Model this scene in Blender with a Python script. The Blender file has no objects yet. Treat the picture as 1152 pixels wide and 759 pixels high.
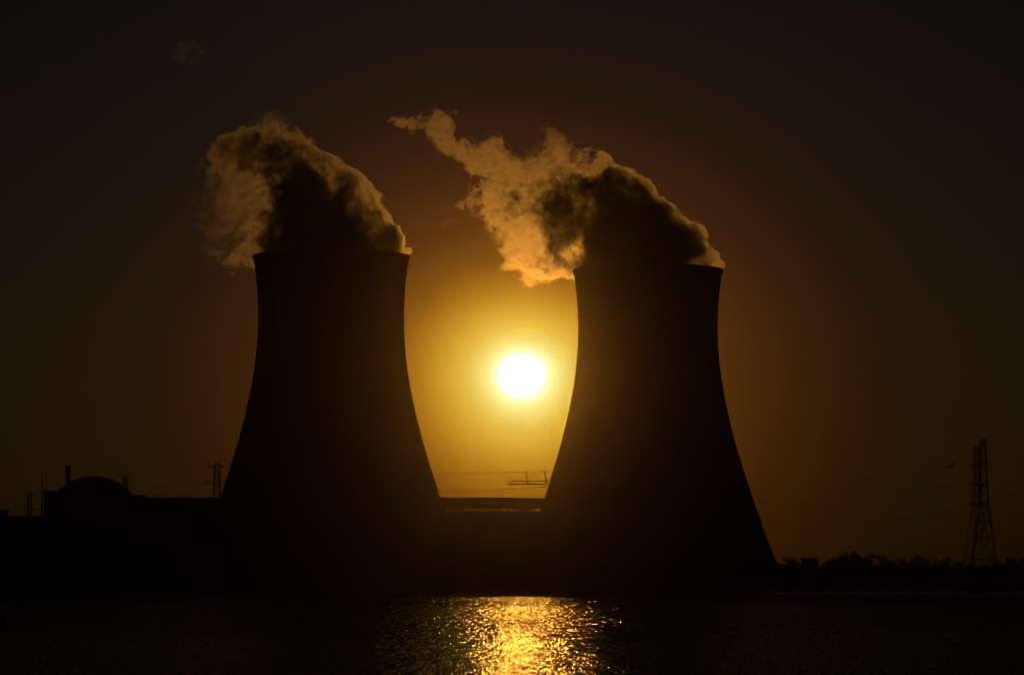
import bpy, bmesh, math, random
from mathutils import Matrix, Vector, noise

# ------------------------------------------------------------------ camera
S = bpy.context.scene
C = S.collection
F = 3953.0                     # focal length in pixels of the 1152 px wide photograph
HY = 659.5                     # horizon row
CX, CY = 576.0, 379.5
EYE = 3.0
PITCH = math.atan((HY - CY) / F)
cam_d = bpy.data.cameras.new('camera')
cam = bpy.data.objects.new('camera', cam_d)
C.objects.link(cam)
cam_d.sensor_width = 36.0
cam_d.lens = 36.0 * F / 1152.0
cam_d.clip_start = 0.5
cam_d.clip_end = 40000.0
cam.location = (0, 0, EYE)
cam.rotation_euler = (math.pi / 2 + PITCH, 0, 0)
S.camera = cam
S.render.resolution_x, S.render.resolution_y = 1024, 674


def ray(x, y):
    r, u = (x - CX) / F, (CY - y) / F
    return Vector((r, math.cos(PITCH) - u * math.sin(PITCH), math.sin(PITCH) + u * math.cos(PITCH)))


def at(x, y, D):
    """World point seen at photograph pixel (x, y) at distance D along +Y."""
    v = ray(x, y)
    return Vector((0, 0, EYE)) + v * (D / v.y)


# ------------------------------------------------------------------ sky, sun, exposure
SUN_DIR = ray(587.0, 420.5).normalized()
SUN_EL = math.asin(SUN_DIR.z)
SUN_AZ = math.atan2(SUN_DIR.x, SUN_DIR.y)

world = bpy.data.worlds.new('World')
S.world = world
world.use_nodes = True
wt = world.node_tree
wt.nodes.clear()


def N(tree, kind, **kw):
    n = tree.nodes.new(kind)
    for k, v in kw.items():
        setattr(n, k, v)
    return n


def srgb(r, g, b):
    f = lambda c: c / 12.92 if c <= 0.04045 else ((c + 0.055) / 1.055) ** 2.4
    return tuple(f(c / 255.0) for c in (r, g, b))


EXPO = -7.0
GAIN = 2.0 ** (-EXPO)
wo = N(wt, 'ShaderNodeOutputWorld')
add = N(wt, 'ShaderNodeAddShader')
wt.links.new(add.outputs[0], wo.inputs['Surface'])
sky = N(wt, 'ShaderNodeTexSky', sky_type='NISHITA')
sky.sun_disc = False
sky.sun_elevation = SUN_EL
sky.sun_rotation = SUN_AZ
sky.air_density = 1.15
sky.dust_density = 2.0
sky.ozone_density = 1.0
tint = N(wt, 'ShaderNodeMix', data_type='RGBA', blend_type='MULTIPLY')
tint.inputs[0].default_value = 1.0
wt.links.new(sky.outputs[0], tint.inputs[6])
tint.inputs[7].default_value = (0.73, 1.03, 2.6, 1)
bg1 = N(wt, 'ShaderNodeBackground')
wt.links.new(tint.outputs[2], bg1.inputs[0])
bg1.inputs[1].default_value = 0.05
wt.links.new(bg1.outputs[0], add.inputs[0])

# the sun's disc and its aureole in the dusty air: radiance by angle from the sun
tc = N(wt, 'ShaderNodeTexCoord')
sub = N(wt, 'ShaderNodeVectorMath', operation='SUBTRACT')
wt.links.new(tc.outputs['Generated'], sub.inputs[0])
sub.inputs[1].default_value = SUN_DIR
sep = N(wt, 'ShaderNodeSeparateXYZ')
wt.links.new(sub.outputs[0], sep.inputs[0])
gt = N(wt, 'ShaderNodeMath', operation='MAXIMUM')          # thinner air above the sun: the glow drops faster upward
wt.links.new(sep.outputs[2], gt.inputs[0])
gt.inputs[1].default_value = 0.0
gs = N(wt, 'ShaderNodeMath', operation='MULTIPLY_ADD')
wt.links.new(gt.outputs[0], gs.inputs[0])
gs.inputs[1].default_value = 0.2
wt.links.new(sep.outputs[2], gs.inputs[2])
cmb = N(wt, 'ShaderNodeCombineXYZ')
wt.links.new(sep.outputs[0], cmb.inputs[0])
wt.links.new(sep.outputs[1], cmb.inputs[1])
wt.links.new(gs.outputs[0], cmb.inputs[2])
ln = N(wt, 'ShaderNodeVectorMath', operation='LENGTH')
wt.links.new(cmb.outputs[0], ln.inputs[0])
RMAX = 800.0 / F
dv = N(wt, 'ShaderNodeMath', operation='DIVIDE')
wt.links.new(ln.outputs['Value'], dv.inputs[0])
dv.inputs[1].default_value = RMAX
sq = N(wt, 'ShaderNodeMath', operation='SQRT')
wt.links.new(dv.outputs[0], sq.inputs[0])
ramp = N(wt, 'ShaderNodeValToRGB')
wt.links.new(sq.outputs[0], ramp.inputs[0])
PEAK = 4.0
GLOW = [  # pixels from the sun, linear radiance on the photograph's scale
    (0, (4.0, 4.0, 3.4)), (19, (3.0, 3.0, 2.4)), (25, (1.35, 1.52, 1.08)), (30, (.68, .99, .55)),
    (36, (.46, .73, .32)), (46, (.43, .575, .16)), (65, (.43, .365, .04)), (85, (.41, .265, .016)),
    (100, (.345, .194, .008)), (120, (.275, .113, .002)), (153, (.13, .042, 0)), (200, (.067, .0155, 0)), (293, (.024, .0040, 0)),
    (370, (.009, .0009, 0)), (464, (.0012, .0, 0)), (570, (.0, .0, .0)), (800, (0, 0, 0))]
els = ramp.color_ramp.elements
while len(els) > 1:
    els.remove(els[-1])
for i, (px, c) in enumerate(GLOW):
    e = els[0] if i == 0 else els.new(math.sqrt(px / 800.0))
    e.position = math.sqrt(px / 800.0)
    e.color = (c[0] / PEAK, c[1] / PEAK, c[2] / PEAK, 1)
bg2 = N(wt, 'ShaderNodeBackground')
wt.links.new(ramp.outputs[0], bg2.inputs[0])
bg2.inputs[1].default_value = PEAK * GAIN
wt.links.new(bg2.outputs[0], add.inputs[1])

sun_d = bpy.data.lights.new('sun', 'SUN')
sun_d.energy = 4.0
sun_d.angle = math.radians(0.53)
sun_d.color = (1.0, 0.365, 0.032)
sun = bpy.data.objects.new('sun', sun_d)
C.objects.link(sun)
sun.rotation_euler = SUN_DIR.to_track_quat('Z', 'Y').to_euler()
sun.location = SUN_DIR * 300

S.view_settings.view_transform = 'Standard'
S.view_settings.look = 'None'
S.view_settings.exposure = EXPO
S.view_settings.gamma = 1.0
S.render.engine = 'CYCLES'
S.cycles.max_bounces = 6
S.cycles.volume_bounces = 1
S.cycles.volume_step_rate = 0.2
S.cycles.use_denoising = True
S.cycles.denoising_input_passes = 'RGB'
S.cycles.sample_clamp_indirect = 40.0
S.cycles.caustics_reflective = False
S.cycles.caustics_refractive = False


# ------------------------------------------------------------------ helpers
def mat(name, color, rough=0.85, spot=0.25, scale=0.2, metal=0.0, streak=0.0, bump=0.0):
    m = bpy.data.materials.new(name)
    m.use_nodes = True
    t = m.node_tree
    b = t.nodes['Principled BSDF']
    b.inputs['Roughness'].default_value = rough
    b.inputs['Metallic'].default_value = metal
    b.inputs['Specular IOR Level'].default_value = 0.3
    co = N(t, 'ShaderNodeTexCoord')
    n1 = N(t, 'ShaderNodeTexNoise')
    n1.inputs['Scale'].default_value = scale
    n1.inputs['Detail'].default_value = 5
    t.links.new(co.outputs['Object'], n1.inputs['Vector'])
    r = N(t, 'ShaderNodeValToRGB')
    t.links.new(n1.outputs[0], r.inputs[0])
    r.color_ramp.elements[0].position = 0.3
    r.color_ramp.elements[1].position = 0.7
    r.color_ramp.elements[0].color = tuple(c * (1 - spot) for c in color) + (1,)
    r.color_ramp.elements[1].color = tuple(min(1, c * (1 + spot)) for c in color) + (1,)
    out = r.outputs[0]
    if streak:
        mp = N(t, 'ShaderNodeMapping')
        mp.inputs['Scale'].default_value = (0.35, 0.35, 0.012)
        t.links.new(co.outputs['Object'], mp.inputs[0])
        n2 = N(t, 'ShaderNodeTexNoise')
        n2.inputs['Scale'].default_value = 1.0
        n2.inputs['Detail'].default_value = 4
        t.links.new(mp.outputs[0], n2.inputs['Vector'])
        r2 = N(t, 'ShaderNodeValToRGB')
        r2.color_ramp.elements[0].position = 0.42
        r2.color_ramp.elements[1].position = 0.62
        v = 1 - streak
        r2.color_ramp.elements[0].color = (v, v, v, 1)
        t.links.new(n2.outputs[0], r2.inputs[0])
        mx = N(t, 'ShaderNodeMix', data_type='RGBA', blend_type='MULTIPLY')
        mx.inputs[0].default_value = 1
        t.links.new(out, mx.inputs[6])
        t.links.new(r2.outputs[0], mx.inputs[7])
        out = mx.outputs[2]
    t.links.new(out, b.inputs['Base Color'])
    if bump:
        bp = N(t, 'ShaderNodeBump')
        bp.inputs['Strength'].default_value = bump
        bp.inputs['Distance'].default_value = 0.3
        t.links.new(n1.outputs[0], bp.inputs['Height'])
        t.links.new(bp.outputs[0], b.inputs['Normal'])
    return m


M = {
    'concrete': mat('tower_concrete', (0.30, 0.285, 0.26), 0.9, 0.14, 0.05, streak=0.09),
    'concrete_dark': mat('grey_concrete', (0.24, 0.23, 0.21), 0.9, 0.2, 0.1, streak=0.25),
    'cladding': mat('metal_cladding', (0.22, 0.22, 0.22), 0.6, 0.1, 0.15, streak=0.15),
    'roofing': mat('roof_bitumen', (0.06, 0.06, 0.06), 0.9, 0.2, 0.3),
    'steel': mat('galvanised_steel', (0.20, 0.20, 0.20), 0.6, 0.15, 0.5, metal=0.6),
    'paint': mat('painted_steel', (0.22, 0.10, 0.05), 0.5, 0.2, 0.4),
    'wood': mat('wet_timber', (0.05, 0.04, 0.03), 0.7, 0.3, 1.5),
    'stone': mat('dike_stone', (0.16, 0.155, 0.14), 0.9, 0.4, 0.5, bump=0.6),
    'grassland': mat('grassland', (0.05, 0.06, 0.025), 1.0, 0.3, 0.05),
    'leaf': mat('leaf', (0.045, 0.06, 0.022), 0.8, 0.4, 0.6),
    'leaf_dark': mat('leaf_dark', (0.032, 0.045, 0.018), 0.8, 0.4, 0.6),
    'bark': mat('bark', (0.06, 0.045, 0.03), 0.95, 0.3, 2.0),
    'cable': mat('cable', (0.08, 0.08, 0.08), 0.6, 0.1, 1.0),
    'feather': mat('feather', (0.25, 0.24, 0.23), 0.9, 0.3, 4.0),
    'buoy': mat('buoy_paint', (0.04, 0.10, 0.05), 0.5, 0.2, 2.0),
    'glass': mat('dark_window', (0.03, 0.03, 0.035), 0.15, 0.1, 1.0),
}


class MB:
    """Collects simple shapes into one mesh."""

    def __init__(self):
        self.v, self.f = [], []

    def quad_add(self, vs, fs):
        k = len(self.v)
        self.v += [tuple(p) for p in vs]
        self.f += [tuple(i + k for i in f) for f in fs]

    def box(self, x0, x1, y0, y1, z0, z1):
        self.quad_add([(x0, y0, z0), (x1, y0, z0), (x1, y1, z0), (x0, y1, z0),
                       (x0, y0, z1), (x1, y0, z1), (x1, y1, z1), (x0, y1, z1)],
                      [(3, 2, 1, 0), (4, 5, 6, 7), (0, 1, 5, 4), (1, 2, 6, 5), (2, 3, 7, 6), (3, 0, 4, 7)])

    def bar(self, a, b, r, r2=None, n=4):
        a, b = Vector(a), Vector(b)
        d = (b - a).normalized()
        u = d.orthogonal().normalized()
        w = d.cross(u)
        r2 = r if r2 is None else r2
        vs = []
        for p, q in ((a, r), (b, r2)):
            for i in range(n):
                t = 2 * math.pi * (i + .5) / n
                vs.append(p + (u * math.cos(t) + w * math.sin(t)) * q)
        fs = [(i, (i + 1) % n, n + (i + 1) % n, n + i) for i in range(n)]
        fs += [tuple(range(n))[::-1], tuple(range(n, 2 * n))]
        self.quad_add(vs, fs)

    def tube(self, pts, r, n=5):
        rings = []
        pts = [Vector(p) for p in pts]
        for i, p in enumerate(pts):
            d = (pts[min(i + 1, len(pts) - 1)] - pts[max(i - 1, 0)]).normalized()
            u = d.cross(Vector((0, 0, 1)))
            u = u.normalized() if u.length > 1e-4 else d.orthogonal().normalized()
            w = u.cross(d)
            rr = r[i] if isinstance(r, (list, tuple)) else r
            rings.append([p + (u * math.cos(2 * math.pi * k / n) + w * math.sin(2 * math.pi * k / n)) * rr for k in range(n)])
        vs = [q for g in rings for q in g]
        fs = []
        for i in range(len(pts) - 1):
            for k in range(n):
                fs.append((i * n + k, i * n + (k + 1) % n, (i + 1) * n + (k + 1) % n, (i + 1) * n + k))
        fs += [tuple(range(n))[::-1], tuple(range((len(pts) - 1) * n, len(pts) * n))]
        self.quad_add(vs, fs)

    def lathe(self, prof, n=48, close=False):
        """prof: list of (r, z); close joins the last point to the first."""
        m = len(prof)
        vs = [(r * math.cos(2 * math.pi * k / n), r * math.sin(2 * math.pi * k / n), z) for r, z in prof for k in range(n)]
        fs = []
        for i in range(m if close else m - 1):
            j = (i + 1) % m
            for k in range(n):
                fs.append((i * n + k, i * n + (k + 1) % n, j * n + (k + 1) % n, j * n + k))
        self.quad_add(vs, fs)

    def build(self, name, m, parent=None, loc=None, smooth=False):
        me = bpy.data.meshes.new(name)
        me.from_pydata(self.v, [], self.f)
        bm = bmesh.new()
        bm.from_mesh(me)
        bmesh.ops.recalc_face_normals(bm, faces=bm.faces)
        bm.to_mesh(me)
        bm.free()
        if smooth:
            for p in me.polygons:
                p.use_smooth = True
        me.materials.append(m)
        o = bpy.data.objects.new(name, me)
        C.objects.link(o)
        if parent:
            o.parent = parent
        if loc:
            o.location = loc
        return o


def tag(o, label=None, cat=None, group=None, kind=None):
    if label: o['label'] = label
    if cat: o['category'] = cat
    if group: o['group'] = group
    if kind: o['kind'] = kind
    return o


def thing(name, label, cat, loc=(0, 0, 0), rz=0.0, group=None):
    o = bpy.data.objects.new(name, None)
    o.empty_display_size = 0.5
    C.objects.link(o)
    o.location = loc
    o.rotation_euler = (0, 0, rz)
    return tag(o, label, cat, group)


def copy_tree(o, parent=None):
    c = o.copy()
    C.objects.link(c)
    if parent:
        c.parent = parent
    for ch in list(o.children):
        copy_tree(ch, c)
    return c


# ------------------------------------------------------------------ water, bank, ground
SHORE = 1640.0
GROUND = 3.6


def water_material():
    m = bpy.data.materials.new('river_water')
    m.use_nodes = True
    t = m.node_tree
    b = t.nodes['Principled BSDF']
    b.inputs['Base Color'].default_value = (0.012, 0.013, 0.010, 1)
    b.inputs['Roughness'].default_value = 0.08
    b.inputs['IOR'].default_value = 1.333
    co = N(t, 'ShaderNodeTexCoord')
    geo = N(t, 'ShaderNodeNewGeometry')
    acc = geo.outputs['Normal']
    # gusts: patches of rougher and calmer water
    gm = N(t, 'ShaderNodeMapping')
    gm.inputs['Scale'].default_value = (0.02, 0.006, 1)
    t.links.new(co.outputs['Object'], gm.inputs[0])
    gn = N(t, 'ShaderNodeTexNoise')
    gn.inputs['Scale'].default_value = 1.0
    gn.inputs['Detail'].default_value = 3
    t.links.new(gm.outputs[0], gn.inputs['Vector'])
    gr = N(t, 'ShaderNodeMapRange')
    gr.inputs['From Min'].default_value = 0.3
    gr.inputs['From Max'].default_value = 0.7
    gr.inputs['To Min'].default_value = 0.75
    gr.inputs['To Max'].default_value = 1.25
    t.links.new(gn.outputs[0], gr.inputs[0])
    # the wind gets hold of the open river away from the near bank
    sx = N(t, 'ShaderNodeSeparateXYZ')
    t.links.new(co.outputs['Object'], sx.inputs[0])
    fr = N(t, 'ShaderNodeMapRange')
    fr.inputs['From Min'].default_value = 90
    fr.inputs['From Max'].default_value = 600
    fr.inputs['To Min'].default_value = 1.0
    fr.inputs['To Max'].default_value = 1.0
    t.links.new(sx.outputs[1], fr.inputs[0])
    gx = N(t, 'ShaderNodeMath', operation='MULTIPLY')
    t.links.new(gr.outputs[0], gx.inputs[0])
    t.links.new(fr.outputs[0], gx.inputs[1])
    for i, (vec, rot, det, slope, reach) in enumerate(WAVES):
        mp = N(t, 'ShaderNodeMapping')
        mp.inputs['Scale'].default_value = vec
        mp.inputs['Location'].default_value = (i * 37.1, i * 11.7, i * 5.3)
        mp.inputs['Rotation'].default_value = (0, 0, math.radians(rot))
        t.links.new(co.outputs['Object'], mp.inputs[0])
        n = N(t, 'ShaderNodeTexNoise')
        n.inputs['Scale'].default_value = 1.0
        n.inputs['Detail'].default_value = det
        n.inputs['Roughness'].default_value = 0.6
        t.links.new(mp.outputs[0], n.inputs['Vector'])
        c = N(t, 'ShaderNodeVectorMath', operation='SUBTRACT')
        t.links.new(n.outputs['Color'], c.inputs[0])
        c.inputs[1].default_value = (.5, .5, .5)
        k = N(t, 'ShaderNodeVectorMath', operation='MULTIPLY')
        t.links.new(c.outputs[0], k.inputs[0])
        k.inputs[1].default_value = (slope[0], slope[1], 0)
        g = N(t, 'ShaderNodeVectorMath', operation='SCALE')
        t.links.new(k.outputs[0], g.inputs[0])
        t.links.new(gx.outputs[0], g.inputs['Scale'])
        if reach:
            for lo, hi, p, q in ((reach[0], reach[1], 0, 1), (reach[2], reach[3], 1, 0)):
                r_ = N(t, 'ShaderNodeMapRange')
                r_.inputs['From Min'].default_value = lo
                r_.inputs['From Max'].default_value = hi
                r_.inputs['To Min'].default_value = p
                r_.inputs['To Max'].default_value = q
                t.links.new(sx.outputs[1], r_.inputs[0])
                g2 = N(t, 'ShaderNodeVectorMath', operation='SCALE')
                t.links.new(g.outputs[0], g2.inputs[0])
                t.links.new(r_.outputs[0], g2.inputs['Scale'])
                g = g2
        ad = N(t, 'ShaderNodeVectorMath', operation='ADD')
        t.links.new(acc, ad.inputs[0])
        t.links.new(g.outputs[0], ad.inputs[1])
        acc = ad.outputs[0]
    # wind waves running to the near bank: their steep faces look that way
    s3 = N(t, 'ShaderNodeSeparateXYZ')
    t.links.new(acc, s3.inputs[0])
    ab = N(t, 'ShaderNodeMath', operation='ABSOLUTE')
    t.links.new(s3.outputs[1], ab.inputs[0])
    ng = N(t, 'ShaderNodeMath', operation='MULTIPLY')
    t.links.new(ab.outputs[0], ng.inputs[0])
    ng.inputs[1].default_value = -1.0
    c3 = N(t, 'ShaderNodeCombineXYZ')
    t.links.new(s3.outputs[0], c3.inputs[0])
    t.links.new(ng.outputs[0], c3.inputs[1])
    t.links.new(s3.outputs[2], c3.inputs[2])
    nm = N(t, 'ShaderNodeVectorMath', operation='NORMALIZE')
    t.links.new(c3.outputs[0], nm.inputs[0])
    t.links.new(nm.outputs[0], b.inputs['Normal'])
    return m


WAVES = [  # scale per metre, direction, detail, slope, and the reach of the river (metres out) where it rises and dies away
    ((0.8, 0.10, 1), 4, 3, (0.35, 0.6), None),
    ((17.0, 0.75, 1), -1.0, 1, (.98, 2.6), (0, 1, 140, 300)),
    ((8.0, 0.13, 1), 1.0, 1, (1.3, 4.7), (120, 280, 380, 700)),
    ((3.2, 0.017, 1), -.4, 1, (1.6, 7.8), (350, 700, 3000, 3500))]
w = MB()
w.quad_add([(-6000, -400, 0), (6000, -400, 0), (6000, SHORE + 40, 0), (-6000, SHORE + 40, 0)], [(0, 1, 2, 3)])
tag(w.build('water', water_material()), kind='structure')


def strip(name, prof, m, x0=-3000, x1=3000, nx=120, seed=0, amp=0.0):
    b = MB()
    rnd = random.Random(seed)
    vs = []
    for i in range(nx + 1):
        x = x0 + (x1 - x0) * i / nx
        for (y, z) in prof:
            vs.append((x, y + rnd.uniform(-amp, amp) * 8, z + rnd.uniform(-amp, amp)))
    k = len(prof)
    fs = [(i * k + j, (i + 1) * k + j, (i + 1) * k + j + 1, i * k + j + 1) for i in range(nx) for j in range(k - 1)]
    b.quad_add(vs, fs)
    return tag(b.build(name, m), kind='structure')


mud = mat('wet_mud', (0.05, 0.045, 0.035), 0.24, 0.2, 0.1, bump=0.15)
mud.node_tree.nodes['Principled BSDF'].inputs['Specular IOR Level'].default_value = 0.6
strip('mudflat', [(1500, -0.15), (1530, 0.03), (1580, 0.25), (SHORE + 2, 0.55)], mud, seed=4, amp=0.03, nx=400)
strip('dike', [(SHORE, -0.5), (SHORE + 16, 4.1), (SHORE + 21, 4.1), (SHORE + 28, GROUND - 0.4)], M['stone'], seed=2, amp=0.06, nx=400)
strip('ground', [(SHORE + 24, GROUND), (12000, GROUND)], M['grassland'], x0=-9000, x1=9000, nx=4)

# ------------------------------------------------------------------ cooling towers
TH, ZT, RA, RB = 169.5, 138.6, 36.8, 80.8
LIN = 11.0                          # the shell starts above its ring of legs


def tr(z):
    return RA * math.sqrt(1 + ((z - ZT) / RB) ** 2)


def cooling_tower(x, D, label):
    p = at(x, HY, D)
    t = thing('cooling_tower', label, 'cooling tower', (p.x, D, GROUND), 0, 'cooling towers of the power station')
    zs = [LIN + (TH - GROUND - LIN) * i / 60 for i in range(61)]
    prof = [(tr(z + GROUND), z) for z in zs] + [(tr(z + GROUND) - 0.7, z) for z in reversed(zs)]
    m = MB()
    m.lathe(prof, 180, True)
    m.build('shell', M['concrete'], t, smooth=False)
    top = TH - GROUND
    r = tr(TH)
    m = MB()
    m.lathe([(r + .02, top - 1.6), (r + .35, top - 1.5), (r + .35, top - 0.1), (r + .2, top + .25), (r - .5, top + .25), (r - .5, top - .1), (r + .02, top - .1)], 180, True)
    m.build('rim_ring', M['concrete_dark'], t)
    m = MB()
    rb = tr(LIN + GROUND)
    m.lathe([(rb + .5, LIN - 1.0), (rb + .5, LIN + .3), (rb - 1.2, LIN + .3), (rb - 1.2, LIN - 1.0)], 120, True)
    m.build('ring_beam', M['concrete_dark'], t)
    m = MB()
    m.lathe([(rb - 1.3, -.5), (rb - 1.3, LIN + .2), (rb - 1.6, LIN + .2), (rb - 1.6, -.5)], 120, True)
    m.build('light_blocking_ring', M['concrete_dark'], t)  # closed ring added behind the legs so no light shows through the base
    n = 40
    leg = None
    r0 = rb + 3.2
    for k in range(n):
        if leg is None:
            m = MB()
            a = math.pi / n
            for s in (-1, 1):
                m.bar((r0 * math.cos(0), r0 * math.sin(0), -0.5), (rb * math.cos(s * a) - .3, rb * math.sin(s * a), LIN - .9), 0.55, n=6)
            leg = m.build('leg', M['concrete_dark'], t)
            o = leg
        else:
            o = leg.copy()
            C.objects.link(o)
            o.parent = t
        o.rotation_euler = (0, 0, 2 * math.pi * k / n)
    return t


DL, DR = 1771.0, 1850.0
XL, XR = 371.4, 729.7
cooling_tower(XL, DL, 'concrete cooling tower standing beside the domed reactor building, its steam thinner and redder')
cooling_tower(XR, DR, 'concrete cooling tower standing beside the trees, trailing a bright yellow steam plume')


# ------------------------------------------------------------------ buildings
def zat(y, D):
    return at(CX, y, D).z - GROUND


def block(name, label, x0, x1, ytop, D, depth, m, cat='building', group=None, parapet=True, windows=()):
    a, b = at(x0, HY, D).x, at(x1, HY, D).x
    h = zat(ytop, D)
    cx = (a + b) / 2
    t = thing(name, label, cat, (cx, D, GROUND), 0, group)
    hw = (b - a) / 2
    mb = MB()
    mb.box(-hw, hw, 0, depth, -0.5, h - .6)
    n = max(2, int((b - a) / 7))
    for k in range(n + 1):                                   # pilasters
        px = -hw + .4 + (2 * hw - .8) * k / n
        mb.box(px - .3, px + .3, -.35, -.003, -.5, h - 1.2)
    mb.build('wall', m, t)
    mb = MB()
    mb.box(-hw - .4, hw + .4, -.5, depth + .4, h - .6 + .003, h)
    if parapet:
        rnd = random.Random(int(x0 * 7))
        for k in range(max(1, int(hw / 6))):
            px = rnd.uniform(-hw * .85, hw * .7)
            mb.box(px, px + rnd.uniform(1.2, 3), depth * .4, depth * .55, h + .003, h + rnd.uniform(.4, .9))
    mb.build('roof', M['roofing'], t)
    for (u0, u1, v0, v1) in windows:
        mb = MB()
        mb.box(-hw + 2 * hw * u0, -hw + 2 * hw * u1, -.42, -.36, h * v0, h * v1)
        mb.build('window', M['glass'], t)
    return t


# reactor building with a shallow dome
D = 1800.0
pl, pr = at(53.5, HY, D).x, at(145, HY, D).x
R = (pr - pl) / 2
rb = thing('reactor_building', 'round reactor building under a shallow dome beside the flat hall roof', 'reactor building', ((pl + pr) / 2, D + R, GROUND))
he, ht = zat(556.5, D), zat(535.3, D + R)
rise = ht - he
Rs = (R * R + rise * rise) / (2 * rise)
mb = MB()
mb.lathe([(R, -.5), (R, he - 1.2), (R + .5, he - 1.1), (R + .5, he - .1), (R - .05, he)], 96)
mb.build('wall', M['concrete'], rb)
mb = MB()
pf = []
a0 = math.asin(min(1, R / Rs))
for i in range(25):
    a = a0 * (1 - i / 24)
    pf.append((max(.02, (Rs * math.sin(a)) - .06), he + .02 + Rs * math.cos(a) - (Rs - rise)))
mb.lathe(pf, 96)
mb.build('dome', M['concrete_dark'], rb, smooth=True)
# rectangular annex wall wrapped round the drum's foot
block('reactor_annex', 'tall square-edged block in front of the dome foot', 48.3, 58, 551.5, 1797, 12, M['cladding'], parapet=False)
block('service_block', 'small stepped roof block at the foot of the dome beside the long flat roof', 141, 159, 556.4, 1799, 16, M['cladding'], parapet=False)
block('turbine_hall', 'long flat-roofed hall between the dome and the cooling tower', 145, 268, 559.3, 1830, 40, M['cladding'], parapet=False, windows=[(.1 + .12 * k, .16 + .12 * k, .55, .7) for k in range(7)])
block('storage_hall', 'low flat-roofed hall under the mast at the edge of the photo', -70, 48, 579.8, 1790, 45, M['cladding'], windows=[(.6 + .06 * k, .63 + .06 * k, .5, .6) for k in range(6)])
block('stair_tower', 'small raised block standing on the low hall roof edge', -30, 7.2, 573.0, 1786, 3.9, M['concrete_dark'], parapet=False)


def stack(name, label, x, y0, y1, D, r, m):
    p = at(x, HY, D)
    z = zat(y0, D)
    t = thing(name, label, 'chimney', (p.x, D, GROUND))
    mb = MB()
    mb.lathe([(r * 1.05, -.5), (r * .95, z - 1.2), (r * .7, z - 1.2), (r * .7, z - 3)], 24)
    mb.build('shaft', m, t, smooth=False)
    mb = MB()
    mb.lathe([(r * .96, z - 1.9), (r * 1.15, z - 1.8), (r * 1.15, z), (r * .7, z), (r * .7, z - 1.85)], 24, True)
    mb.build('cap', M['concrete_dark'], t)
    return t


stack('chimney', 'short thick chimney rising behind the dome', 75.4, 523.6, 560, 1850, 1.25, M['concrete_dark'])


def lattice_tower(mb, sec, zs, r, brace=.6):
    """square lattice: sec(z) -> half width; zs: panel levels"""
    for i in range(len(zs) - 1):
        z0, z1 = zs[i], zs[i + 1]
        a, b = sec(z0), sec(z1)
        ca = [(-a, -a, z0), (a, -a, z0), (a, a, z0), (-a, a, z0)]
        cb = [(-b, -b, z1), (b, -b, z1), (b, b, z1), (-b, b, z1)]
        for k in range(4):
            j = (k + 1) % 4
            mb.bar(ca[k], cb[k], r)
            mb.bar(ca[k], cb[j], r * brace)
            mb.bar(ca[j], cb[k], r * brace)
            mb.bar(cb[k], cb[j], r * brace)


# lattice stack next to the dome
D = 1870.0
p = at(140.2, HY, D)
z = zat(536, D)
t = thing('lattice_stack', 'slim open steel lattice stack rising beside the dome', 'lattice tower', (p.x, D, GROUND))
mb = MB()
lattice_tower(mb, lambda q: 1.15, [z * k / 12 for k in range(13)], .16)
mb.build('lattice_frame', M['steel'], t)
mb = MB()
mb.lathe([(.42, -.5), (.42, z + .4), (.3, z + .4), (.3, z - 1)], 16)
mb.build('flue_pipe', M['steel'], t)
# thin mast
D = 1788.0
p = at(46.2, HY, D + 4)
z = zat(525.5, D + 4)
t = thing('mast', 'thin tall mast standing on the low hall beside the dome', 'mast', (p.x, D + 4, GROUND))
mb = MB()
mb.tube([(0, 0, zat(579.8, D) + .02), (0, 0, z * .8), (0, 0, z)], [.4, .3, .12], 8)
mb.build('pole', M['steel'], t)
mb = MB()
mb.bar((-.9, 0, z * .93), (.9, 0, z * .93), .07)
mb.build('crossbar', M['steel'], t)

# hall between the towers with an open gallery under its roof
D = 1900.0
xa, xb = at(452, HY, D).x, at(611.8, HY, D).x
hw = (xb - xa) / 2
cxm = (xa + xb) / 2
t = thing('machine_hall', 'long hall between the cooling towers with an open gallery under its roof', 'building', (cxm, D, GROUND))
zb, zg, zr = zat(575.2, D), zat(570.2, D), zat(560.2, D)
mb = MB()
mb.box(-hw, hw, 0, 26, -.5, zb)
mb.build('wall', M['cladding'], t)
mb = MB()
nseg = 24
for k in range(nseg):                                         # slightly cambered roof slab
    u0, u1 = -1 + 2 * k / nseg, -1 + 2 * (k + 1) / nseg
    x0, x1 = u0 * hw, u1 * hw
    c0, c1 = .55 * (1 - u0 * u0), .55 * (1 - u1 * u1)
    mb.quad_add([(x0, -.8, zg), (x1, -.8, zg), (x1, 27, zg), (x0, 27, zg),
                 (x0, -.8, zr + c0), (x1, -.8, zr + c1), (x1, 27, zr + c1), (x0, 27, zr + c0)],
                [(3, 2, 1, 0), (4, 5, 6, 7), (0, 1, 5, 4), (2, 3, 7, 6)] + ([(0, 4, 7, 3)] if k == 0 else []) + ([(1, 2, 6, 5)] if k == nseg - 1 else []))
mb.build('roof', M['roofing'], t)
openings = [(m_ - h_ * k_, m_ + h_ * k_) for m_, h_, k_ in [((a_ + b_) / 2, (b_ - a_) / 2, .4 if a_ < 540 else .6 if a_ < 600 else 1.0) for a_, b_ in [(501, 504), (506, 508), (509.5, 511), (521.5, 524.5), (526.2, 528.3), (529.6, 532), (533, 534.6), (542, 545), (547, 549), (551, 552.6),
            (560, 562.4), (565.3, 569.6), (572, 578.6), (579.8, 582), (583.6, 586), (587.6, 588.8), (590.8, 592), (597.5, 599), (602.6, 607.2), (609, 611.0)]]]
edges = [452.0] + [e for o in openings for e in o] + [611.8]
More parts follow.
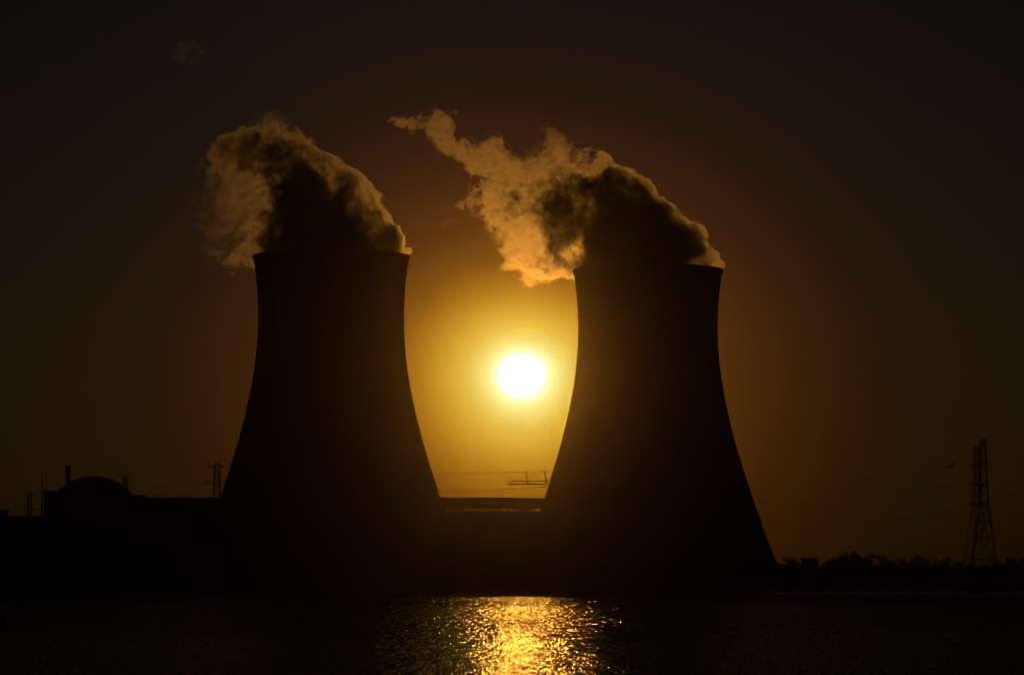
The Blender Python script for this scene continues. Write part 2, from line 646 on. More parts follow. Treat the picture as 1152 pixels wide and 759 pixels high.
for k in range(0, len(edges), 2):
    a, b = at(edges[k], HY, D).x - cxm, at(edges[k + 1], HY, D).x - cxm
    mb = MB()
    mb.box(a, b, 0.05, .5, zb + .003, zg - .003)
    mb.build('post', M['cladding'], t)
rnd = random.Random(5)
x = -hw + .5
while x < hw - 9:  # rear row of posts, added to dim the sky light through the openings
    mb = MB()
    wd = rnd.uniform(.5, 1.0)
    mb.box(x, x + wd, 25.4, 25.9, zb + .003, zg - .003)
    mb.build('post', M['cladding'], t)
    x += rnd.uniform(1.35, 2.1)
# ------------------------------------------------------------------ harbour crane far behind
D = 2500.0
p0, p1 = at(570.8, 544.5, D), at(668, 544.5, D)
t = thing('harbour_crane', 'distant harbour crane with a long horizontal boom and two raised peaks', 'crane', (p1.x, D, GROUND))
bz = p0.z - GROUND
bl = p0.x - p1.x
mb = MB()
hb = 2.4
n = 30
for yy in (-1.6, 1.6):
    mb.bar((bl, yy, bz), (6, yy, bz), .36)
    mb.bar((bl + 1.5, yy, bz + hb), (6, yy, bz + hb), .28)
    for k in range(n):
        x0, x1 = bl + (6 - bl) * k / n, bl + (6 - bl) * (k + 1) / n
        xm = (x0 + x1) / 2
        mb.bar((x0, yy, bz), (xm, yy, bz + hb), .10)
        mb.bar((xm, yy, bz + hb), (x1, yy, bz), .10)
for k in range(0, n + 1, 2):
    x0 = bl + (6 - bl) * k / n
    mb.bar((x0, -1.6, bz), (x0, 1.6, bz), .15)
mb.build('boom', M['paint'], t)
for px in (592.2, 613.2):
    q = at(px, 529.4, D)
    qx, qz = q.x - p1.x, q.z - GROUND
    mb = MB()
    for yy in (-1.6, 1.6):
        mb.bar((qx + .9, yy, bz + .2), (qx - .7, 0, qz), .26)
        mb.bar((qx + 1.6, yy, bz + .2), (qx - .5, 0, qz - .2), .22)
    mb.bar((qx + 0.3, -1.4, (bz + qz) / 2), (qx + 0.3, 1.4, (bz + qz) / 2), .2)
    peak = mb.build('peak', M['paint'], t)
    mb = MB()
    mb.tube([(qx - .7, 0, qz), (qx - 14.5, 0, bz + hb)], .10, 4)
    mb.tube([(qx - .7, 0, qz), (qx + 14.0, 0, bz + hb)], .10, 4)
    mb.build('tie_cable', M['paint'], peak)
mb = MB()
for xx in (-16, 3):
    for yy in (-9, 9):
        mb.bar((xx, yy, -.5), (xx, yy * .25, bz), .9)
    mb.bar((xx, -8, 14), (xx, 8, 14), .8)
mb.bar((-16, -8, 14), (3, -8, 14), .8)
mb.bar((-16, 8, 14), (3, 8, 14), .8)
mb.build('portal_legs', M['paint'], t)


# ------------------------------------------------------------------ pylons and wires
def pylon(label, x, ytop, D, rz, arms, top_w, waist, base_w, group, r=.17, ytick=None):
    p = at(x, HY, D)
    z = zat(ytop, D)
    t = thing('pylon', label, 'pylon', (p.x, D, GROUND), rz, group)
    zw = waist[0] * z

    def sec(q):
        if q >= zw:
            return waist[1] + (top_w - waist[1]) * (q - zw) / (z - zw)
        return base_w + (waist[1] - base_w) * q / zw
    mb = MB()
    zs = [-0.5]
    while zs[-1] < z - 2.0:
        zs.append(min(z, zs[-1] + max(2.6, sec(max(0, zs[-1])) * 1.9)))
    zs[-1] = z
    lattice_tower(mb, sec, zs, r)
    mb.build('lattice_body', M['steel'], t)
    for (za, L) in arms:
        zz = za * z
        s = sec(zz)
        for sg in (-1, 1):
            mb = MB()
            for yy in (-s, s):
                mb.bar((sg * s, yy, zz), (sg * L, 0, zz + .25), r * .8)
                mb.bar((sg * s, yy, zz + 2.0), (sg * L, 0, zz + .25), r * .8)
                for k in (1, 2, 3):
                    f = k / 4
                    mb.bar((sg * (s + (L - s) * f), yy * (1 - f), zz + .25 * f), (sg * (s + (L - s) * f), yy * (1 - f), zz + 2 - 1.75 * f), r * .5)
            arm = mb.build('crossarm', M['steel'], t)
            mb = MB()
            mb.tube([(sg * L, 0, zz + .2), (sg * L, 0, zz - .8), (sg * L, 0, zz - 1.7)], [.05, .11, .05], 6)
            mb.build('insulator', M['cable'], arm)
    return t, z


G = 'high-voltage pylons'
DP1, DP2 = 2000.0, 2100.0
pylon('taller of the two overlapping lattice pylons above the trees', 1107.6, 494.6, DP1, math.radians(76), [(.845, 9), (.68, 11), (.56, 10)], 1.45, (.56, 2.6), 8.2, G, r=.17)
pylon('shorter of the two overlapping lattice pylons above the trees, close behind the taller', 1100.2, 503.2, DP2, math.radians(108), [(.86, 9), (.73, 11), (.58, 10)], 1.4, (.56, 2.3), 8.4, G, r=.17)
pylon('lattice pylon with broad crossarms half hidden by the cooling tower beside the flat hall', 243.4, 520.8, 2040, math.radians(-6), [(.965, 5.6), (.83, 9.5), (.69, 8.5)], 1.3, (.5, 2.5), 5.5, G, r=.19)
pylon('small distant pylon between the mast and the edge block', 32.5, 552.8, 2640, 0, [(.95, 4.6), (.80, 6)], 1.2, (.5, 2.2), 5.0, G, r=.16)


def wire(label, pts, r=.075, group='power lines'):
    P = [at(x, y, d) for x, y, d in pts]
    out = []
    for i in range(len(P) - 1):                        # Catmull-Rom through the points
        a, b, c, d = P[max(0, i - 1)], P[i], P[i + 1], P[min(len(P) - 1, i + 2)]
        for k in range(8):
            s = k / 8
            out.append(.5 * ((2 * b) + (c - a) * s + (2 * a - 5 * b + 4 * c - d) * s * s + (3 * b - a - 3 * c + d) * s ** 3))
    out.append(P[-1])
    mb = MB()
    mb.tube(out, r, 4)
    return tag(mb.build('power_line', M['cable']), label, 'power line', group)


RW = 'power lines from the pylons to behind the cooling tower'
for (pts, lb) in (
        ([(1095, 521.5, DP2), (1060, 525.5, 2110), (985, 538, 2130), (925, 545, 2150), (845, 548.5, 2170)], 'topmost sagging wire right of the cooling tower, passing the long dark bird'),
        ([(1092, 543.5, DP2 - 9), (1005, 555, 2115), (930, 563, 2140), (845, 566.5, 2165)], 'second sagging wire down right of the cooling tower'),
        ([(1096, 548.5, DP2 + 9), (1005, 559.5, 2140), (930, 567.5, 2160), (845, 570.5, 2180)], 'third sagging wire down right of the cooling tower'),
        ([(1092, 571.5, DP2 - 9), (1022, 581, 2115), (945, 587, 2140), (845, 589.8, 2165)], 'fourth sagging wire down right of the cooling tower'),
        ([(1096, 575.5, DP2 + 9), (1022, 584.5, 2140), (945, 590.5, 2160), (845, 593.0, 2180)], 'lowest sagging wire right of the cooling tower')):
    wire(lb, pts, .075, RW)
GW = 'power lines in the gap between the cooling towers'
wire('upper faint wire in the gap between the cooling towers', [(462, 533.4, 2300), (520, 532.5, 2300), (580, 531.0, 2300), (650, 530.2, 2300)], .15, GW)
wire('lower faint wire in the gap between the cooling towers', [(462, 554.5, 2300), (520, 552.6, 2300), (580, 549.6, 2300), (650, 544.5, 2300)], .15, GW)
LW = 'power lines meeting the pylon by the hall'
wire('upper wire running from the half hidden pylon over the flat hall roof', [(229, 541.5, 2040), (190, 546, 2060), (140, 549, 2080), (90, 548, 2100)], .07, LW)
wire('lower wire running from the half hidden pylon over the flat hall roof', [(230, 558.2, 2040), (190, 557.2, 2060), (165, 556.8, 2070), (120, 557, 2090)], .07, LW)
EW = 'power lines running out of the photo beyond the pylons'
wire('upper wire leaving the taller pylon for the photo edge', [(1113, 519.5, DP1), (1135, 522, 1990), (1180, 526, 1970)], .07, EW)
wire('lower wire leaving the taller pylon for the photo edge', [(1115, 554.5, DP1), (1135, 556, 1990), (1180, 559, 1970)], .07, EW)


# ------------------------------------------------------------------ trees
def tree_proto(seed, h, wid, kind, leafm):
    rnd = random.Random(seed)
    t = bpy.data.objects.new('tree', None)
    t.empty_display_size = .5
    C.objects.link(t)
    tr_ = MB()
    lean = rnd.uniform(-.4, .4)
    tr_.tube([(0, 0, -.5), (lean * .3, 0, h * .3), (lean, .1, h * .6), (lean * 1.3, 0, h * .85)], [.35, .28, .18, .05], 8)
    clumps = []
    n = 13 if kind != 'poplar' else 11
    for i in range(n):
        u = (i + .5) / n
        z = h * (.25 + .72 * u)
        if kind == 'round':
            env = math.sqrt(max(.05, 1 - ((z / h - .58) / .44) ** 2))
        elif kind == 'poplar':
            env = .45 * math.sin(math.pi * min(1, .15 + u * .85)) + .1
        else:
            env = 1.05 - .75 * u
        a = rnd.uniform(0, 6.28)
        d = wid * .5 * env * rnd.uniform(.25, .72)
        c = Vector((d * math.cos(a) + lean * u, d * math.sin(a), z))
        r = wid * .5 * env * rnd.uniform(.38, .6) + .5
        clumps.append((c, r))
        s = Vector((lean * u * .6, 0, max(h * .2, z - d * .9)))
        tr_.tube([s, (s + c) / 2 + Vector((0, 0, -.2)), c], [.13, .09, .03], 5)
    tr_.build('trunk', M['bark'], t)
    cr = MB()
    for c, r in clumps:
        for _ in range(int(70 + 22 * r * r)):
            d = Vector((rnd.gauss(0, 1), rnd.gauss(0, 1), rnd.gauss(0, 1))).normalized()
            rr = r * (rnd.random() ** .45) * rnd.choice((1, 1, 1, 1.12))
            p = c + Vector((d.x * rr, d.y * rr, d.z * rr * .8))
            s = rnd.uniform(.16, .38)
            u = Vector((rnd.gauss(0, 1), rnd.gauss(0, 1), rnd.gauss(0, 1))).normalized()
            v = u.orthogonal().normalized()
            cr.quad_add([p - u * s - v * s * .5, p + u * s * .2 - v * s * .7, p + u * s + v * s * .4, p - u * s * .3 + v * s * .7], [(0, 1, 2, 3)])
    cr.build('crown', leafm, t)
    return t


protos = {
    'round': tree_proto(11, 16, 11, 'round', M['leaf']),
    'broad': tree_proto(12, 16, 15, 'round', M['leaf_dark']),
    'poplar': tree_proto(13, 16, 6, 'poplar', M['leaf']),
    'cone': tree_proto(14, 16, 9, 'cone', M['leaf_dark']),
}
used = set()


def tree(kind, x, ytop, D, wpx, label, rz):
    src = protos[kind]
    o = src if kind not in used else copy_tree(src)
    used.add(kind)
    h = zat(ytop, D)
    w0 = {'round': 11, 'broad': 15, 'poplar': 5, 'cone': 8}[kind]
    sxy = 1.45 * wpx * D / F / w0
    o.location = (at(x, HY, D).x, D, GROUND - .1)
    o.scale = (sxy, sxy, h / 16.0)
    o.rotation_euler = (0, 0, rz)
    tag(o, label, 'tree', 'trees on the bank beyond the cooling tower')


TREES = [
    ('round', 871, 629.5, 1910, 12, 'low tree pressed against the foot of the cooling tower'),
    ('round', 888.3, 626.6, 1900, 15, 'round-topped tree between the cooling tower and the flat-roofed block'),
    ('cone', 897, 631, 1880, 10, 'low tree beside the near wall of the flat-roofed block'),
    ('broad', 912, 633, 1860, 18, 'spreading low tree growing in front of the flat-roofed block'),
    ('poplar', 926, 631.5, 1905, 7, 'narrow low tree just right of the flat-roofed block'),
    ('cone', 932, 629.5, 1905, 10, 'pointed small tree at the left foot of the highest tree clump'),
    ('round', 941, 627, 1905, 14, 'tree stepping up on the left of the highest clump'),
    ('broad', 950, 623.8, 1910, 17, 'broad dark tree on the left shoulder of the highest clump'),
    ('round', 961.5, 621, 1900, 14, 'highest tree of the row, topping its clump'),
    ('round', 967, 626, 1915, 11, 'tree on the right shoulder of the highest clump'),
    ('round', 979.5, 623.4, 1900, 13, 'round tree standing alone right of the highest clump, larger of a pair'),
    ('round', 992.3, 625.2, 1900, 12, 'round tree standing alone right of the highest clump, smaller of a pair'),
    ('broad', 1003, 631, 1890, 16, 'low spreading tree just right of the pair of round trees'),
    ('round', 1013.8, 628, 1905, 11, 'small domed tree midway between the round pair and the wide mound'),
    ('broad', 1034, 625.2, 1900, 19, 'wide mounded tree midway between the highest clump and the pylons'),
    ('round', 1043, 629, 1910, 11, 'low tree leaning on the right of the wide mound'),
    ('poplar', 1052.3, 626.6, 1900, 6, 'narrow upright tree standing right of the wide mound'),
    ('round', 1065, 628.8, 1905, 14, 'domed low tree left of the pylons'),
    ('broad', 1078, 632, 1890, 17, 'low flat tree just left of the pylon feet'),
    ('broad', 1093, 634.5, 1880, 17, 'low bushy tree hiding the left feet of the pylons'),
    ('round', 1108, 634, 1880, 15, 'low bushy tree between the feet of the pylons'),
    ('cone', 1122.5, 629.5, 1895, 10, 'pointed tree touching the right foot of the taller pylon'),
    ('broad', 1138, 627.5, 1900, 15, 'broad tree right of the gap beside the pylons'),
    ('broad', 1151, 628.5, 1895, 17, 'broad tree cut by the photo edge beyond the pylons'),
    ('round', 881, 634, 1850, 15, 'low front tree under the round-topped tree near the cooling tower'),
    ('broad', 945, 635, 1850, 20, 'low front tree under the left side of the highest clump'),
    ('broad', 972, 634, 1850, 21, 'low front tree between the highest clump and the round pair'),
    ('broad', 1022, 633, 1850, 20, 'low front tree at the left foot of the wide mound'),
    ('broad', 1056, 634, 1850, 20, 'low front tree under the narrow upright tree'),
    ('round', 1128, 637, 1850, 16, 'lowest front tree filling the gap right of the pylons'),
]
rnd = random.Random(3)
for k in TREES:
    tree(*k[:5], k[5], rnd.uniform(0, 6.28))

# the thicket under the trees: one uncountable mass
rnd = random.Random(9)
mb = MB()
x = 150.0
for i in range(42000):
    D = rnd.uniform(1845, 1890)
    X = rnd.uniform(134, 330)
    top = 9.0 + 3.6 * noise.noise(Vector((X * .07, D * .04, 0))) + 1.2 * noise.noise(Vector((X * .3, D * .1, 3)))
    p = Vector((X, D, GROUND + top * (rnd.random() ** .55 if i % 3 else rnd.random() * .5)))
    s = rnd.uniform(.25, .6)
    u = Vector((rnd.gauss(0, 1), rnd.gauss(0, 1), rnd.gauss(0, 1))).normalized()
    v = u.orthogonal().normalized()
    mb.quad_add([p - u * s - v * s * .5, p + u * s * .2 - v * s * .7, p + u * s + v * s * .4, p - u * s * .3 + v * s * .7], [(0, 1, 2, 3)])
tag(mb.build('undergrowth', M['leaf_dark']), 'dark thicket filling the foot of the tree row', 'undergrowth', None, 'stuff')

block('flat_roofed_building', 'small flat-roofed block standing up among the trees', 902.8, 920.4, 627, 1905, 9, M['concrete_dark'], windows=[(.2, .35, .7, .8), (.6, .75, .7, .8)], parapet=False)


# ------------------------------------------------------------------ things in the water
def dolphin(label, x, ytop, D, wpx):
    p = at(x, HY, D)
    z = at(CX, ytop, D).z
    t = thing('mooring_post', label, 'mooring post', (p.x, D, 0), 0, 'mooring posts along the bank')
    r = wpx * D / F / 2
    for k in range(3):
        a = 2 * math.pi * k / 3 + .4
        mb = MB()
        mb.tube([(r * .75 * math.cos(a), r * .75 * math.sin(a), -2.5), (r * .4 * math.cos(a), r * .4 * math.sin(a), z - .5)], [r * .42, r * .38], 10)
        mb.build('pile', M['wood'], t)
    mb = MB()
    mb.lathe([(.02, z - .52), (r * .95, z - .5), (r, z - .3), (r * .9, z), (.02, z + .05)], 14)
    mb.build('cap', M['steel'], t)


dolphin('mooring post standing in the water below the reactor dome', 83.5, 655.6, 1400, 3.0)
dolphin('taller mooring post standing in the water below the long flat hall', 191.3, 648.5, 1400, 2.8)
dolphin('mooring post below the gap between the cooling towers, nearer the thinner-steamed tower', 512.6, 655.0, 1400, 3.0)
dolphin('mooring post below the gap between the cooling towers, nearer the sun', 555.8, 654.2, 1400, 2.8)
# intake head at the foot of the bank
D = 1480.0
a, b = at(230, HY, D).x, at(283, HY, D).x
zt = at(CX, 655.3, D).z
t = thing('intake_structure', 'dark concrete block at the water edge before the cooling tower', 'quay block', ((a + b) / 2, D, 0))
hw = (b - a) / 2
mb = MB()
mb.box(-hw, hw, 0, 150, -2, zt - .5)
mb.build('wall', M['concrete_dark'], t)
mb = MB()
mb.box(-hw - .4, hw + .4, -.5, 151, zt - .5 + .003, zt)
mb.build('deck', M['concrete_dark'], t)

# buoy
D = 252.0
p = at(2.2, 701, D)
t = thing('buoy', 'small dark buoy floating at the edge of the photo', 'buoy', (p.x, D, 0), .3)
mb = MB()
mb.lathe([(.02, -.4), (.4, -.35), (.56, -.1), (.58, .12), (.5, .26), (.3, .33), (.02, .36)], 24)
mb.build('float', M['buoy'], t, smooth=True)
mb = MB()
for k in range(4):
    a = math.pi / 2 * k
    mb.bar((.3 * math.cos(a), .3 * math.sin(a), .3), (.12 * math.cos(a), .12 * math.sin(a), .82), .03)
    c = a + math.pi / 2
    mb.bar((.23 * math.cos(a), .23 * math.sin(a), .5), (.23 * math.cos(c), .23 * math.sin(c), .5), .02)
mb.lathe([(.02, .80), (.16, .80), (.16, .86), (.02, .86)], 16)
mb.build('cage', M['buoy'], t)
mb = MB()
mb.lathe([(.02, .86), (.08, .86), (.09, .98), (.05, 1.05), (.01, 1.07)], 14)
mb.build('lantern', M['glass'], t)


# ------------------------------------------------------------------ birds
def bird_proto():
    t = bpy.data.objects.new('bird', None)
    t.empty_display_size = .2
    C.objects.link(t)
    mb = MB()
    mb.tube([(0, -.34, .0), (0, -.26, .02), (0, -.12, .01), (0, .08, 0), (0, .22, .01), (0, .36, .01)], [.015, .045, .075, .075, .04, .03], 8)
    mb.build('body', M['feather'], t, smooth=True)
    for s in (-1, 1):
        mb = MB()
        top = [(.05, -.12, .03), (.28, -.17, .12), (.46, -.12, .13), (.68, .02, .06)]
        bot = [(.05, .12, .02), (.28, .06, .11), (.46, .06, .12), (.66, .08, .06)]
        vs = [(s * x, y, z) for x, y, z in top] + [(s * x, y, z) for x, y, z in bot] + [(s * x, y, z - .022) for x, y, z in top] + [(s * x, y, z - .022) for x, y, z in bot]
        fs = []
        for i in range(3):
            fs += [(i, i + 1, 5 + i, 4 + i), (8 + i, 12 + i, 13 + i, 9 + i), (i, 8 + i, 9 + i, i + 1), (4 + i, 5 + i, 13 + i, 12 + i)]
        fs += [(3, 11, 15, 7), (0, 4, 12, 8)]
        mb.quad_add(vs, fs)
        mb.build('wing', M['feather'], t)
    mb = MB()
    mb.quad_add([(-.04, .3, .012), (.04, .3, .012), (.09, .5, .012), (-.09, .5, .012), (-.04, .3, -.005), (.04, .3, -.005), (.09, .5, -.005), (-.09, .5, -.005)],
                [(0, 1, 2, 3), (7, 6, 5, 4), (0, 4, 5, 1), (1, 5, 6, 2), (2, 6, 7, 3), (3, 7, 4, 0)])
    mb.build('tail', M['feather'], t)
    return t


BIRDS = [  # x, y, D, rotation, label
    (1070, 524, 480, (math.radians(38), math.radians(-26), math.radians(10)), 'largest level bird, gliding beside the topmost wire left of the pylons'),
    (1145, 429.5, 330, (math.radians(35), math.radians(82), math.radians(25)), 'bird banked upright on its wingtip near the photo edge'),
    (1036, 338.5, 900, (math.radians(40), math.radians(12), 0), 'tiny bird high in the open sky above the trees, well away from the towers'),
    (812.5, 157.5, 900, (0, math.radians(-8), math.radians(20)), 'tiny bird flying high above the bright steam plume'),
    (1067, 469.5, 1000, (0, math.radians(18), 0), 'tiny bird just above and left of the two overlapping pylons'),
    (423.5, 381.5, 1000, (math.radians(30), 0, math.radians(30)), 'tiny bird seen against the cooling tower beside the dome'),
    (675.5, 484.5, 900, (0, math.radians(15), math.radians(10)), 'tiny bird seen against the cooling tower beside the trees'),
]
bp0 = bird_proto()
for i, (x, y, D, rot, lb) in enumerate(BIRDS):
    o = bp0 if i == 0 else copy_tree(bp0)
    o.location = at(x, y, D)
    o.rotation_euler = rot
    tag(o, lb, 'bird', 'birds in the evening sky')


# ------------------------------------------------------------------ steam
FEATHER = 0.20


def inside(pt, poly):
    x, y = pt
    c = False
    j = len(poly) - 1
    for i in range(len(poly)):
        xi, yi = poly[i]
        xj, yj = poly[j]
        if (yi > y) != (yj > y) and x < (xj - xi) * (y - yi) / (yj - yi) + xi:
            c = not c
        j = i
    return c


def edge_dist(pt, poly):
    best = 1e9
    for i in range(len(poly)):
        a, b = Vector(poly[i - 1]), Vector(poly[i])
        p = Vector(pt)
        ab = b - a
        s = max(0, min(1, (p - a).dot(ab) / max(1e-6, ab.length_squared)))
        best = min(best, (p - a - ab * s).length)
    return best


def steam_material(name, cover, cores, sig_thin, sig_core, g, seed, thin_lo, scale, dens_blobs=()):
    m = bpy.data.materials.new(name)
    m.use_nodes = True
    t = m.node_tree
    t.nodes.clear()
    out = N(t, 'ShaderNodeOutputMaterial')
    vs = N(t, 'ShaderNodeVolumeScatter')
    vs.inputs['Color'].default_value = (0.99, 0.99, 0.99, 1)
    vs.inputs['Anisotropy'].default_value = g
    t.links.new(vs.outputs[0], out.inputs['Volume'])
    co = N(t, 'ShaderNodeTexCoord')
    base = N(t, 'ShaderNodeVectorMath', operation='ADD')
    t.links.new(co.outputs['Object'], base.inputs[0])
    base.inputs[1].default_value = (seed * 31.7, seed * 11.3, seed * 5.1)
    # large billows
    n1 = N(t, 'ShaderNodeTexNoise')
    n1.inputs['Scale'].default_value = scale
    n1.inputs['Detail'].default_value = 3
    n1.inputs['Roughness'].default_value = 0.68
    n1.inputs['Distortion'].default_value = 0.6
    t.links.new(base.outputs[0], n1.inputs['Vector'])

    def math_(op, a, b=None, c=None, clamp=False):
        n = N(t, 'ShaderNodeMath', operation=op)
        n.use_clamp = clamp
        for i, v in enumerate((a, b, c)):
            if v is None:
                continue
            if hasattr(v, 'is_linked') or hasattr(v, 'links'):
                t.links.new(v, n.inputs[i])
            else:
                n.inputs[i].default_value = v
        return n.outputs[0]
    n2 = N(t, 'ShaderNodeTexNoise')                       # small curls
    n2.inputs['Scale'].default_value = scale * 4.3
    n2.inputs['Detail'].default_value = 4
    n2.inputs['Roughness'].default_value = 0.65
    n2.inputs['Distortion'].default_value = 0.8
    t.links.new(base.outputs[0], n2.inputs['Vector'])
    nz = math_('ADD', n1.outputs[0], math_('MULTIPLY_ADD', n2.outputs[0], 0.8, -0.4))

    def field(blobs):
        f = None
        for c, r in blobs:
            d = N(t, 'ShaderNodeVectorMath', operation='DISTANCE')
            t.links.new(co.outputs['Object'], d.inputs[0])
            d.inputs[1].default_value = c
            v = math_('MULTIPLY_ADD', d.outputs['Value'], -1.0 / r, 1.0)
            f = v if f is None else math_('MAXIMUM', f, v)
        return f
    # thick inside, torn to shreds towards the outside of the cloud
    e = math_('MULTIPLY', field(cover), 1 / .5, clamp=True)
    q = math_('MULTIPLY_ADD', e, FEATHER, -thin_lo - FEATHER)
    thin = math_('MULTIPLY', math_('ADD', nz, q), 1 / .10, clamp=True)
    dens = math_('MULTIPLY', thin, sig_thin)
    if dens_blobs:
        f = field(dens_blobs)
        f = math_('MULTIPLY_ADD', f, 2.0, 0.0, clamp=True)
        dens = math_('MULTIPLY', dens, math_('MULTIPLY_ADD', f, 2.2, 1.0))
    if cores:
        f = field(cores)
        f = math_('ADD', math_('MULTIPLY_ADD', math_('MAXIMUM', nz, .33), 2.6, -1.3), f)
        f = math_('MULTIPLY_ADD', f, 3.5, -0.25, clamp=True)
        dens = math_('MULTIPLY_ADD', f, sig_core, dens)
    t.links.new(dens, vs.inputs['Density'])
    return m


def steam(name, label, outline, D, m_args, seed, thick, rmax, count, voxel, origin, amp=4.2, extra=(), mouth=False, swell=lambda x, y: 1.25):
    """A billowing cloud body inflated from its outline at its own distance."""
    px = D / F
    o0 = at(origin[0], origin[1], D)

    def loc(x, y, dep=0.0):
        v = at(x, y, D) - o0
        return Vector((v.x, dep, v.z))
    rnd = random.Random(seed)
    xs = [p[0] for p in outline]
    ys = [p[1] for p in outline]
    bm = bmesh.new()
    k = 0
    while k < count:
        p = (rnd.uniform(min(xs), max(xs)), rnd.uniform(min(ys), max(ys)))
        if not inside(p, outline):
            continue
        d = edge_dist(p, outline)
        if d < 2.0 and rnd.random() < .5:
            continue
        k += 1
        r = max(2.4, min(d * .95, rmax)) * px
        dep = rnd.uniform(-1, 1) * max(0, min(thick, d * 1.3) * px - r * .4)
        q = loc(p[0], p[1], dep)
        bmesh.ops.create_icosphere(bm, subdivisions=2, radius=r, matrix=Matrix.Translation(q))
    k = 0
    while mouth and k < 260:                       # the steam fills the round mouth of the tower and keeps that depth as it rises
        a_, q_ = rnd.uniform(0, 2 * math.pi), 37.5 * math.sqrt(rnd.random())
        x, y, z = q_ * math.cos(a_), q_ * math.sin(a_), 46 * rnd.random() ** 1.6 - 1
        r = rnd.uniform(3.0, 7.0)
        k += 1
        p = (origin[0] + (x - .35 * z) / px, origin[1] - z / px)
        if inside(p, outline) and edge_dist(p, outline) > .75 * r / px:
            bmesh.ops.create_icosphere(bm, subdivisions=2, radius=r, matrix=Matrix.Translation(Vector((x - .35 * z, y * (1 - z / 110), z))))
    for (ex, ey, er) in extra:
        for _ in range(5):
            q = loc(ex + rnd.gauss(0, er * .45), ey + rnd.gauss(0, er * .35), rnd.gauss(0, er * .5 * px))
            bmesh.ops.create_icosphere(bm, subdivisions=2, radius=er * px * rnd.uniform(.4, .75), matrix=Matrix.Translation(q))
    me = bpy.data.meshes.new(name + '_raw')
    bm.to_mesh(me)
    bm.free()

    def remeshed(src, size):
        tmp = bpy.data.objects.new(name + '_raw', src)
        C.objects.link(tmp)
        md = tmp.modifiers.new('remesh', 'REMESH')
        md.mode = 'VOXEL'
        md.voxel_size = size
        bpy.context.view_layer.update()
        dg = bpy.context.evaluated_depsgraph_get()
        res = bpy.data.meshes.new_from_object(tmp.evaluated_get(dg))
        bpy.data.objects.remove(tmp)
        bpy.data.meshes.remove(src)
        return res
    me2 = remeshed(me, voxel)
    nrm = [v.normal.copy() for v in me2.vertices]
    for v, nn in zip(me2.vertices, nrm):
        c = v.co + Vector((seed * 13.0, 0, 0))
        d = amp * (noise.fractal(c / 9.0, 0.8, 2.0, 4) + .45) + amp * .38 * noise.fractal(c / 3.0, 0.8, 2.0, 3)
        v.co = v.co + nn * d
    me2 = remeshed(me2, voxel)
    me2.name = name
    me2.materials.clear()
    # the cloud's own body: circles packed into the outline
    cand = []
    for gx in range(int(min(xs)), int(max(xs)) + 1, 3):
        for gy in range(int(min(ys)), int(max(ys)) + 1, 3):
            if inside((gx, gy), outline):
                cand.append((edge_dist((gx, gy), outline), gx, gy))
    cand.sort(reverse=True)
    cover = []
    for d, gx, gy in cand:
        if len(cover) >= 30 or d < 2.5:
            break
        if all(math.hypot(gx - cx_, gy - cy_) > .72 * cr_ for cx_, cy_, cr_ in cover):
            cover.append((gx, gy, d))
    cover = [(loc(gx, gy), (d * swell(gx, gy) + 2.5) * px) for gx, gy, d in cover]
    cover += [(loc(ex, ey), er * 1.5 * px) for ex, ey, er in extra]
    me2.materials.append(steam_material(name, cover, *m_args(loc, px)))
    o = bpy.data.objects.new(name, me2)
    C.objects.link(o)
    o.location = o0
    return tag(o, label, 'steam', 'steam rising from the cooling towers')


OUT_L = [(292, 292), (288, 300), (275, 305), (258, 304), (240, 297), (226, 284), (216, 265), (214, 240), (219, 210), (226, 185), (234, 168), (248, 156),
         (268, 150), (283, 137), (293, 123), (312, 121), (324, 130), (338, 150), (352, 162), (372, 174), (388, 190), (405, 197), (414, 208), (424, 225),
         (437, 242), (448, 262), (459, 282), (459, 294)]
OUT_R = [(651, 306), (640, 311), (622, 313), (606, 320), (594, 328), (584, 318), (570, 306), (556, 300), (562, 286), (556, 272), (545, 262), (540, 245),
         (527, 252), (517, 258), (510, 240), (518, 224), (530, 210), (524, 196), (508, 180), (492, 172), (478, 152), (458, 150), (440, 150), (435, 138), (448, 127),
         (466, 130), (488, 126), (510, 124), (520, 128), (508, 142), (512, 158), (526, 156), (540, 151), (556, 151), (566, 166), (580, 177), (598, 170), (608, 160),
         (612, 146), (624, 141), (636, 150), (650, 164), (670, 170), (690, 184), (712, 198), (732, 206), (740, 224), (762, 240), (785, 262), (808, 292), (812, 306)]
G_ST = 0.98


def args_l(loc, px):
    cores = [(loc(375, 292), 40), (loc(420, 285), 22), (loc(370, 255), 36), (loc(350, 232), 30), (loc(335, 205), 22), (loc(395, 240), 22), (loc(310, 182), 17), (loc(280, 172), 14),
             (loc(255, 170), 13), (loc(310, 287), 16), (loc(405, 262), 24), (loc(340, 292), 26), (loc(440, 292), 19), (loc(430, 276), 20), (loc(412, 254), 20)]
    return (cores, .028, .22, G_ST, 1, .46, .05)


def args_r(loc, px):
    cores = [(loc(730, 300), 40), (loc(775, 296), 22), (loc(685, 296), 24), (loc(700, 262), 40), (loc(740, 270), 32), (loc(668, 256), 26), (loc(632, 230), 19), (loc(612, 226), 14), (loc(591, 230), 9), (loc(664, 297), 18), (loc(705, 306), 30), (loc(760, 304), 26), (loc(792, 303), 21), (loc(782, 290), 22), (loc(764, 268), 23), (loc(740, 303), 36), (loc(700, 302), 30),
             (loc(690, 225), 24), (loc(655, 215), 17), (loc(715, 222), 18), (loc(585, 226), 7)]
    dens = [(loc(560, 225), 22), (loc(540, 170), 22), (loc(500, 150), 22), (loc(450, 138), 22)]
    return (cores, .045, .22, G_ST, 2, .46, .05, dens)


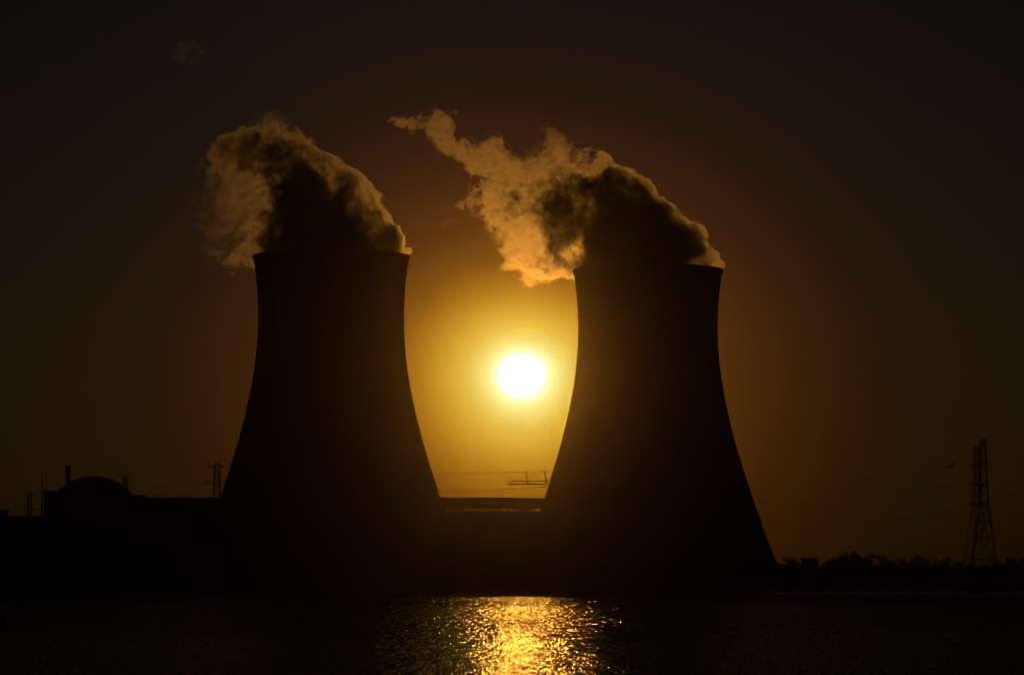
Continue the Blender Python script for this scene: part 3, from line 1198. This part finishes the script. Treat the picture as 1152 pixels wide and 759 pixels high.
steam('steam_plume', 'dim reddish steam plume over the cooling tower beside the dome', OUT_L, DL, args_l, 7, 46, 26, 340, 1.15, (XL, 287), mouth=True, extra=[(446, 268, 5), (452, 277, 4), (457, 283, 2.5)],
      swell=lambda x, y: 1.25 if x > 300 else .92)
steam('steam_plume', 'bright yellow-edged steam plume over the cooling tower beside the trees', OUT_R, DR, args_r, 8, 46, 26, 380, 1.15, (XR, 303), mouth=True,
      extra=[(797, 285, 5), (804, 293, 3.5), (809, 298, 2.5), (442, 137, 6), (452, 138, 8), (464, 139, 9), (476, 138, 10), (488, 145, 11), (497, 156, 11), (506, 166, 11), (516, 170, 11), (503, 132, 6), (514, 127, 4), (495, 130, 6)])
OUT_W = [(194, 66), (188, 72), (190, 60), (198, 48), (210, 43), (222, 46), (229, 56), (230, 68), (226, 78), (218, 80), (208, 72), (200, 76)]
steam('steam_wisp', 'faint detached wisp of steam high in the dark corner of the sky', OUT_W, DL + 20,
      lambda loc, px: ([], .035, 0, G_ST, 3, .48, .11), 21, 12, 8, 60, 1.4, (208, 62), 2.0)
OUT_V = [(494, 254), (498, 248), (506, 246), (512, 243), (508, 251), (500, 256)]
steam('steam_wisp', 'tiny faint wisp of steam adrift left of the bright plume', OUT_V, DR,
      lambda loc, px: ([], .02, 0, G_ST, 4, .40, .12), 22, 6, 4, 24, 1.0, (503, 250), 1.2)

# ------------------------------------------------------------------ haze
HAZE = 0.000018
if HAZE:
    mb = MB()
    mb.box(-2500, 2500, -300, 4200, -1.0, 320)
    hm = bpy.data.materials.new('haze')
    hm.use_nodes = True
    t = hm.node_tree
    t.nodes.clear()
    out = N(t, 'ShaderNodeOutputMaterial')
    pv = N(t, 'ShaderNodeVolumePrincipled')
    pv.inputs['Color'].default_value = (0.9, 0.85, 0.8, 1)
    pv.inputs['Density'].default_value = HAZE
    pv.inputs['Anisotropy'].default_value = 0.98
    t.links.new(pv.outputs[0], out.inputs['Volume'])
    tag(mb.build('haze', hm), kind='stuff')
